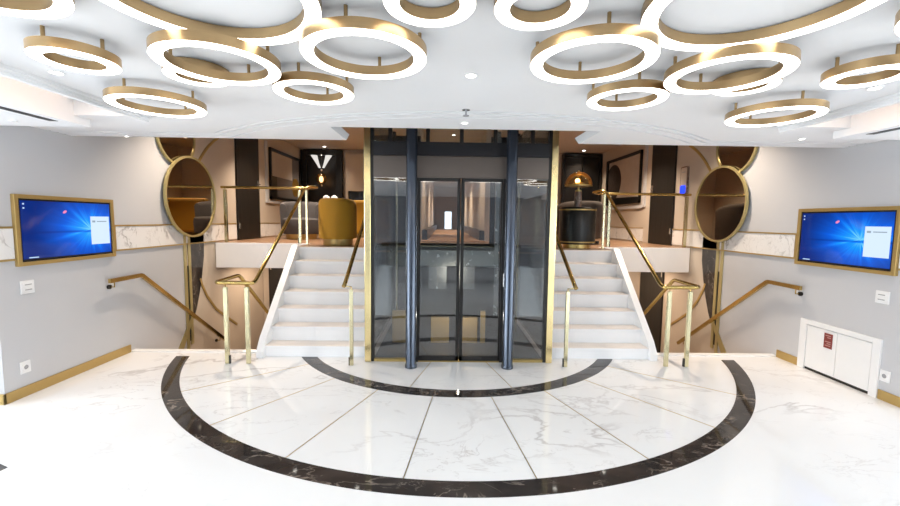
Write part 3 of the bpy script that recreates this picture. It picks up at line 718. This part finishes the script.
# ------------------------------------------------------------------ lounge furniture
def tub_back(m, c, r, z0, z1, a0, a1, th, n=28, lean=.03, droop=.0):
    """curved upholstered back: rounded top"""
    prof = [(r,0),(r+lean*.5,.5),(r+lean,.88),(r+lean-.01,.96),(r+lean-.03,1.0),(r+lean-th+.03,1.0),(r+lean-th+.01,.96),(r+lean-th,.88),(r-th,0)]
    k = len(prof); vs = []; fs = []
    for i in range(n+1):
        a = a0+(a1-a0)*i/n; e = abs(2*i/n-1); h = (z1-z0)*(1-droop*e**3)
        for rr, q in prof: vs.append((c[0]+rr*math.cos(a), c[1]+rr*math.sin(a), z0+h*q))
    for i in range(n):
        for q in range(k): fs.append((i*k+q,(i+1)*k+q,(i+1)*k+(q+1)%k,i*k+(q+1)%k))
    fs += [tuple(range(k)), tuple(n*k+q for q in range(k-1,-1,-1))]
    m.add(vs, fs)
def tub_chair(x, y, r, ztop, facing, mat, label, group=None, base='goldpaint', droop=.1, wrap=100, lean=.02):
    """facing: direction the sitter looks (degrees)"""
    t = thing('tub_chair', label, 'chair', (x,y,UF), group)
    m = MB(); m.lathe([(1e-4,0),(r*.76,0),(r*.78,.02),(r*.78,.10),(1e-4,.10)],(x,y,UF),36); m.build('base', M[base], t, smooth=True)
    m = MB(); m.lathe([(1e-4,.10),(r*.90,.10),(r*.95,.13),(r*.97,.30),(r*.94,.37),(r*.85,.40),(1e-4,.41)],(x,y,UF),40); m.build('seat', M[mat], t, smooth=True)
    m = MB(); a = math.radians(facing+180); w = math.radians(wrap); tub_back(m,(x,y),r,UF+.11,ztop,a-w,a+w,.11,droop=droop,lean=lean); m.build('backrest', M[mat], t, smooth=True)
    return t
tub_chair(-1.765,6.02,.275,1.865,90,'mustard','mustard velvet tub chair seen from behind at the top of the left stair', droop=.07, wrap=100, lean=.0)
tub_chair(-2.92,7.75,.36,1.90,-75,'greyfab','grey upholstered tub chair behind the left landing rail', droop=.12, wrap=105)
tub_chair(2.25,7.25,.40,1.93,95,'brownfab','dark brown tub chair behind the black drum table', droop=.15, wrap=100)
# mustard sofa further back (mirrored in the left mirror)
so = thing('sofa', 'mustard velvet sofa at the back of the lounge behind the lift', 'sofa', (-1.62,9.2,UF))
MB().box(-2.20,-1.05,8.85,9.6,UF+.08,UF+.42).build('seat', M['mustard'], so, bevel=.05)
MB().box(-2.20,-1.05,8.70,8.88,UF+.06,UF+.80).build('backrest', M['mustard'], so, bevel=.06)
for x0, x1 in ((-2.26,-2.12),(-1.12,-.98)): MB().box(x0,x1,8.80,9.6,UF+.08,UF+.6).build('armrest', M['mustard'], so, bevel=.05)
MB().box(-2.15,-1.10,8.9,9.5,UF,UF+.08).build('plinth', M['goldpaint'], so)
# low table with two white globes behind the mustard chair
tb = thing('side_table', 'small round table hidden behind the mustard chair', 'table', (-2.16,7.2,UF))
MB().lathe([(1e-4,0),(.17,0),(.17,.015),(.03,.03),(.03,.66),(1e-4,.66)],(-2.16,7.2,UF),28).build('pedestal', M['gold'], tb, smooth=True)
MB().cyl((-2.16,7.2,UF+.66),.24,.03,36).build('tabletop', M['black'], tb, bevel=.004)
for x, lab in ((-2.27,'left of two small white globe vases showing above the mustard chair'),(-2.13,'right of two small white globe vases showing above the mustard chair')):
    m = MB().lathe([(1e-4,0),(.025,0),(.058,.03),(.062,.06),(.05,.095),(.022,.112),(.022,.12),(.014,.12),(.014,.10),(1e-4,.09)],(x,7.18,UF+.69),24)
    tag(m.build('globe_vase', M['plastic'], smooth=True), lab, 'vase', 'white globe vases')
# black drum table with lamp
dt = thing('drum_table', 'black round drum table with brass bands on the right landing', 'table', (1.855,6.1,UF))
MB().lathe([(1e-4,0),(.20,0),(.20,.06),(1e-4,.06)],(1.855,6.1,UF),40).build('plinth', M['gold'], dt, smooth=True)
MB().lathe([(1e-4,.06),(.262,.06),(.268,.075),(.268,.60),(.26,.612),(1e-4,.612)],(1.855,6.1,UF),48).build('drum', M['black'], dt, smooth=True)
for z in (.085,.565): MB().lathe([(.268,z),(.274,z),(.274,z+.018),(.268,z+.018)],(1.855,6.1,UF),48).build('brass_band', M['goldpaint'], dt, smooth=True)
MB().tube([(2.10,6.0,UF+.09),(2.15,5.97,UF+.09)],.022,14).build('knob', M['black'], dt, smooth=True)
lp = thing('table_lamp', 'mushroom table lamp with amber glass dome standing on the drum table', 'lamp', (1.855,6.1,UF+.612))
zl = UF+.612
MB().lathe([(1e-4,0),(.052,0),(.052,.24),(1e-4,.24)],(1.855,6.1,zl),28).build('stem', M['brownmarble'], lp, smooth=True)
MB().lathe([(1e-4,.24),(.046,.24),(.046,.262),(.012,.27),(.012,.32),(1e-4,.32)],(1.855,6.1,zl),24).build('collar', M['gold'], lp, smooth=True)
MB().lathe([(1e-4,.325),(.20,.318),(.203,.33),(.198,.336),(1e-4,.338)],(1.855,6.1,zl),40).build('lamp_plate', M['gold'], lp, smooth=True)
dome = [(.198*math.cos(PI/2*i/14), .338+.20*math.sin(PI/2*i/14)) for i in range(14)]+[(1e-4,.538)]
MB().lathe(dome,(1.855,6.1,zl),40).build('lamp_shade', M['amber'], lp, smooth=True)
MB().sphere((1.83,6.08,zl+.40),.035,16).build('bulb', emis('amber_bulb',(1,.62,.22),10), lp, smooth=True)
MB().lathe([(1e-4,.338),(.09,.338),(.09,.36),(1e-4,.40)],(1.855,6.1,zl),28).build('reflector', M['gold'], lp, smooth=True)
MB().sphere((1.855,6.1,zl+.545),.014,12).build('finial', M['gold'], lp, smooth=True)

# alcove on the left with hanging glass lamp
al = thing('alcove_panel', 'tall black alcove in the left back wall of the lounge', 'alcove', (-3.26,YB,UF))
m = MB(); m.box(-3.76,-3.62,YB-.14,YB,UF,3.28); m.box(-2.90,-2.745,YB-.14,YB,UF,3.28); m.box(-3.62,-2.90,YB-.14,YB,3.15,3.28); m.build('black_surround', M['black'], al, bevel=.003)
MB().box(-3.62,-2.90,YB-.03,YB,UF,3.15).build('black_back', M['blackwood'], al)
hl = thing('pendant_lamp', 'glass pendant with two flared cups and an amber globe in the black alcove', 'lamp', (-3.20,YB-.3,3.28))
px, py = -3.20, YB-.30
MB().tube([(px,py,LC),(px,py,2.30)],.006,8).build('rod', M['black'], hl)
for z in (3.12,2.755,2.38): MB().sphere((px,py,z),.028,14).build('chrome_ball', M['chrome'], hl, smooth=True)
for q in (-1,1):
    m = MB()
    prof = [(.035,0),(.05,.10),(.085,.24),(.105,.30)]
    vs = MB().lathe(prof,(0,0,0),20); m2 = MB()
    m2.add([(px+q*.045+ (x_*.75)+q*z_*.45, py+y_*.75, 2.81+z_) for x_,y_,z_ in vs.v], vs.f)
    m2.build('flared_cup', emis('lit_glass_cup',(1,.95,.88),.6) if q<0 else bpy.data.materials['lit_glass_cup'], hl, smooth=True)
MB().sphere((px-.01,py,2.545),.125,26,1.1).build('amber_globe', M['amber'], hl, smooth=True)
MB().sphere((px-.01,py,2.535),.05,14,1.6).build('glowing_core', emis('warm_core',(1,.62,.35),3.0), hl, smooth=True)
# built in cabinet beside the alcove
bc = thing('built_in_cabinet', 'beige built in cabinet with a black appliance front beside the alcove', 'cabinet', (-2.1,YB-.03,UF))
m = MB(); m.box(-2.66,-2.60,YB-.12,YB-.02,UF,3.2); m.box(-2.60,-1.5,YB-.12,YB-.02,2.27,3.2); m.box(-2.60,-1.5,YB-.12,YB-.02,UF,1.62); m.build('beige_front', M['beige'], bc, bevel=.002)
MB().box(-2.60,-1.9,YB-.06,YB-.02,1.62,2.27).build('appliance_front', M['oven'], bc)
for z in (1.80,1.95): MB().box(-2.48,-2.25,YB-.065,YB-.06,z,z+.03).build('drawer_pull', M['silver'], bc)
# black cabinet on the right
rc = thing('black_cabinet', 'black two door cabinet in the right back wall of the lounge', 'cabinet', (3.3,YB,UF))
m = MB(); m.box(2.80,3.78,YB-.16,YB,1.36,1.42); m.box(2.80,3.78,YB-.16,YB,3.2,3.27); m.box(2.80,2.86,YB-.16,YB,1.42,3.2); m.box(3.72,3.78,YB-.16,YB,1.42,3.2); m.build('body', M['black'], rc)
MB().box(2.87,3.28,YB-.145,YB-.02,1.43,3.19).build('cabinet_door', M['blackwood'], rc, bevel=.004); MB().box(3.30,3.71,YB-.145,YB-.02,1.43,3.19).build('cabinet_door', M['black'], rc, bevel=.004)

# pictures on the lounge side walls
def xquad(m, s_, d0, d1, pts):
    a, b = sorted((s_*(W-d0), s_*(W-d1))); m.prism(pts, a, b, 'x'); return m
t = thing('framed_picture', 'black framed abstract picture with pale rectangle and gold disc on the left lounge wall', 'picture', (-W,9.3,2.5), 'lounge wall pictures')
m = MB(); s_ = -1
y0, y1, z0, z1 = 8.40,10.12,1.97,3.02
for p in ([(y0,z0),(y1,z0),(y1,z0+.05),(y0,z0+.05)],[(y0,z1-.05),(y1,z1-.05),(y1,z1),(y0,z1)],[(y0,z0),(y0+.05,z0),(y0+.05,z1),(y0,z1)],[(y1-.05,z0),(y1,z0),(y1,z1),(y1-.05,z1)]): xquad(m,s_,0,.05,p)
m.build('picture_frame', M['black'], t)
xquad(MB(),s_,0,.02,[(y0+.05,z0+.05),(y1-.05,z0+.05),(y1-.05,z1-.05),(y0+.05,z1-.05)]).build('canvas', M['art_grey'], t)
xquad(MB(),s_,.02,.028,[(y0+.06,2.45),(9.60,2.45),(9.60,2.95),(y0+.06,2.95)]).build('pale_rectangle', M['art_pale'], t)
xquad(MB(),s_,.02,.026,yz_poly_disc(9.83,2.30,.22,40)).build('gold_disc', M['art_gold'], t)
xquad(MB(),s_,.02,.024,[(y0+.06,2.03),(8.75,2.03),(8.75,2.45),(y0+.06,2.45)]).build('dark_block', M['black'], t)
m = MB(); xquad(m,s_,0,.03,[(8.22,1.88),(8.30,1.88),(8.30,3.12),(8.22,3.12)]); xquad(m,s_,0,.03,[(8.30,1.88),(10.2,1.88),(10.2,1.93),(8.30,1.93)]); m.build('light_surround', M['paint'], t)
t = thing('framed_picture', 'black framed picture of a pale map and dark half disc on the right lounge wall', 'picture', (W,8.95,2.5), 'lounge wall pictures')
m = MB(); s_ = 1; y0, y1, z0, z1 = 8.10,9.80,1.97,3.03
for p in ([(y0,z0),(y1,z0),(y1,z0+.06),(y0,z0+.06)],[(y0,z1-.06),(y1,z1-.06),(y1,z1),(y0,z1)],[(y0,z0),(y0+.03,z0),(y0+.03,z1),(y0,z1)],[(y1-.10,z0),(y1,z0),(y1,z1),(y1-.10,z1)]): xquad(m,s_,0,.05,p)
m.build('picture_frame', M['black'], t)
xquad(MB(),s_,0,.02,[(y0+.03,z0+.06),(y1-.05,z0+.06),(y1-.05,z1-.06),(y0+.03,z1-.06)]).build('canvas', M['art_pale'], t)
xquad(MB(),s_,.02,.028,yz_poly_disc(9.42,2.50,.40,40)).build('dark_disc', M['art_dark'], t)
xquad(MB(),s_,.02,.024,[(y0+.04,2.03),(9.70,2.03),(9.70,2.14),(y0+.04,2.10)]).build('dark_band', M['black'], t)
m = MB(); xquad(m,s_,0,.03,[(7.90,1.88),(7.98,1.88),(7.98,3.12),(7.90,3.12)]); xquad(m,s_,0,.03,[(7.98,1.86),(9.9,1.86),(9.9,1.92),(7.98,1.92)]); m.build('light_surround', M['paint'], t)
# wall terminal
t = thing('wall_terminal', 'slim beige wall terminal with glowing blue display beside the right lounge door', 'terminal', (W,6.62,2.28))
def rrect(y0,y1,z0,z1,r,n=6):
    o = []
    for cy_, cz_, a in ((y1-r,z1-r,0),(y0+r,z1-r,90),(y0+r,z0+r,180),(y1-r,z0+r,270)):
        for i in range(n+1):
            q = math.radians(a+90*i/n); o.append((cy_+r*math.cos(q), cz_+r*math.sin(q)))
    return o
xquad(MB(),1,0,.03,rrect(6.53,6.72,2.05,2.50,.03)).build('casing', M['brownmarble'], t)
xquad(MB(),1,.03,.034,rrect(6.548,6.702,2.07,2.48,.02)).build('face', M['beige'], t)
xquad(MB(),1,.034,.05,rrect(6.56,6.68,2.06,2.19,.02)).build('display', M['bluelit'], t)
xquad(MB(),1,.034,.036,[(6.58,2.40),(6.67,2.40),(6.67,2.415),(6.58,2.415)]).build('printed_line', M['greyplastic'], t)

# plant at the bottom of the left well
pl = thing('potted_plant', 'dark leafy plant at the foot of the left stairwell', 'plant', (-2.70,6.75,LOW))
MB().lathe([(1e-4,0),(.15,0),(.19,.35),(.17,.35),(.165,.30),(1e-4,.30)],(-2.70,6.75,LOW),28).build('pot', M['pot'], pl, smooth=True)
st_ = MB(); lf = MB()
for i in range(16):
    a = random.uniform(0,2*PI); h = random.uniform(1.0,2.15); rr = random.uniform(.03,.15)
    tip = Vector((-2.70+rr*math.cos(a), 6.75+rr*math.sin(a), LOW+.3+h*.85))
    st_.tube([(-2.70,6.75,LOW+.28),(-2.70+rr*.5*math.cos(a),6.75+rr*.5*math.sin(a),LOW+.3+h*.5),tuple(tip)],.006,6)
    for k in range(5):
        b = a+random.uniform(-1.6,1.6); d = Vector((math.cos(b),math.sin(b),random.uniform(-.2,.6))).normalized(); L_ = random.uniform(.09,.15)
        base = tip-Vector((0,0,random.uniform(0,.5))); n = d.cross(Vector((0,0,1))).normalized()*L_*.24; u_ = Vector((0,0,.012))
        lf.add([base, base+d*L_*.45+n+u_, base+d*L_-Vector((0,0,.03)), base+d*L_*.45-n+u_, base+d*L_*.45+Vector((0,0,.0))], [(0,1,4),(1,2,4),(2,3,4),(3,0,4)])
st_.build('stem', M['leaf'], pl); lf.build('foliage', M['leaf'], pl)

# reception desk behind the camera, seen only mirrored in the lift doors
rd = thing('reception_desk', 'silver reception desk with black top standing behind the viewpoint, mirrored in the lift', 'desk', (0,-1.3,0))
MB().box(-1.7,1.7,-1.75,-1.05,.92,1.0).build('worktop', M['black'], rd, bevel=.004)
MB().box(-1.6,1.6,-1.65,-1.15,.42,.92).build('front_panel', M['silver'], rd)
for a in (-1.3,-.35,.35,1.15): MB().box(a,a+.25,-1.6,-1.2,0,.42).build('leg', M['paint'], rd)

# ------------------------------------------------------------------ light
w = bpy.data.worlds.new('world'); S.world = w; w.use_nodes = True
bg = w.node_tree.nodes['Background']; bg.inputs[0].default_value = (.90,.95,1,1); bg.inputs[1].default_value = 1.0
def area(name, loc, size, rot, e, col):
    ld = bpy.data.lights.new(name,'AREA'); ld.shape = 'RECTANGLE'; ld.size, ld.size_y = size; ld.energy = e; ld.color = col
    o = bpy.data.objects.new(name, ld); COL.objects.link(o); o.location = loc; o.rotation_euler = rot; return o
DAY = (.91,.96,1)
for s_ in (-1,1):
    area('daylight_front', (s_*4.7,-5.0,1.2), (2.2,2.0), (PI/2,0,0), 60, DAY)          # facing +Y
    area('daylight_side', (s_*6.5,-.6,1.3), (7.2,1.9), (PI/2,0,s_*PI/2), 440 if s_ < 0 else 270, DAY)
    area('well_fill', (s_*3.1,7.2,.74), (1.0,1.0), (0,0,0), 16, (1,.76,.56))  # unseen fill added under each landing to brighten the stairwell
def point(name, loc, e, col, rad=.06):
    ld = bpy.data.lights.new(name,'POINT'); ld.energy = e; ld.color = col; ld.shadow_soft_size = rad
    o = bpy.data.objects.new(name, ld); COL.objects.link(o); o.location = loc
point('shaft_fill', (.013,4.66,.5), 8, (1,.86,.66), .018)  # added fill for the shaft boxes, kept out of sight behind the door stile

S.view_settings.view_transform = 'Standard'; S.view_settings.look = 'None'; S.view_settings.gamma = 1; S.view_settings.use_curve_mapping = False
S.view_settings.exposure = 0.48
S.cycles.max_bounces = 10; S.cycles.diffuse_bounces = 5; S.cycles.glossy_bounces = 5; S.cycles.transparent_max_bounces = 16
S.cycles.sample_clamp_indirect = 6; S.cycles.use_denoising = True; S.cycles.caustics_reflective = False; S.cycles.caustics_refractive = False
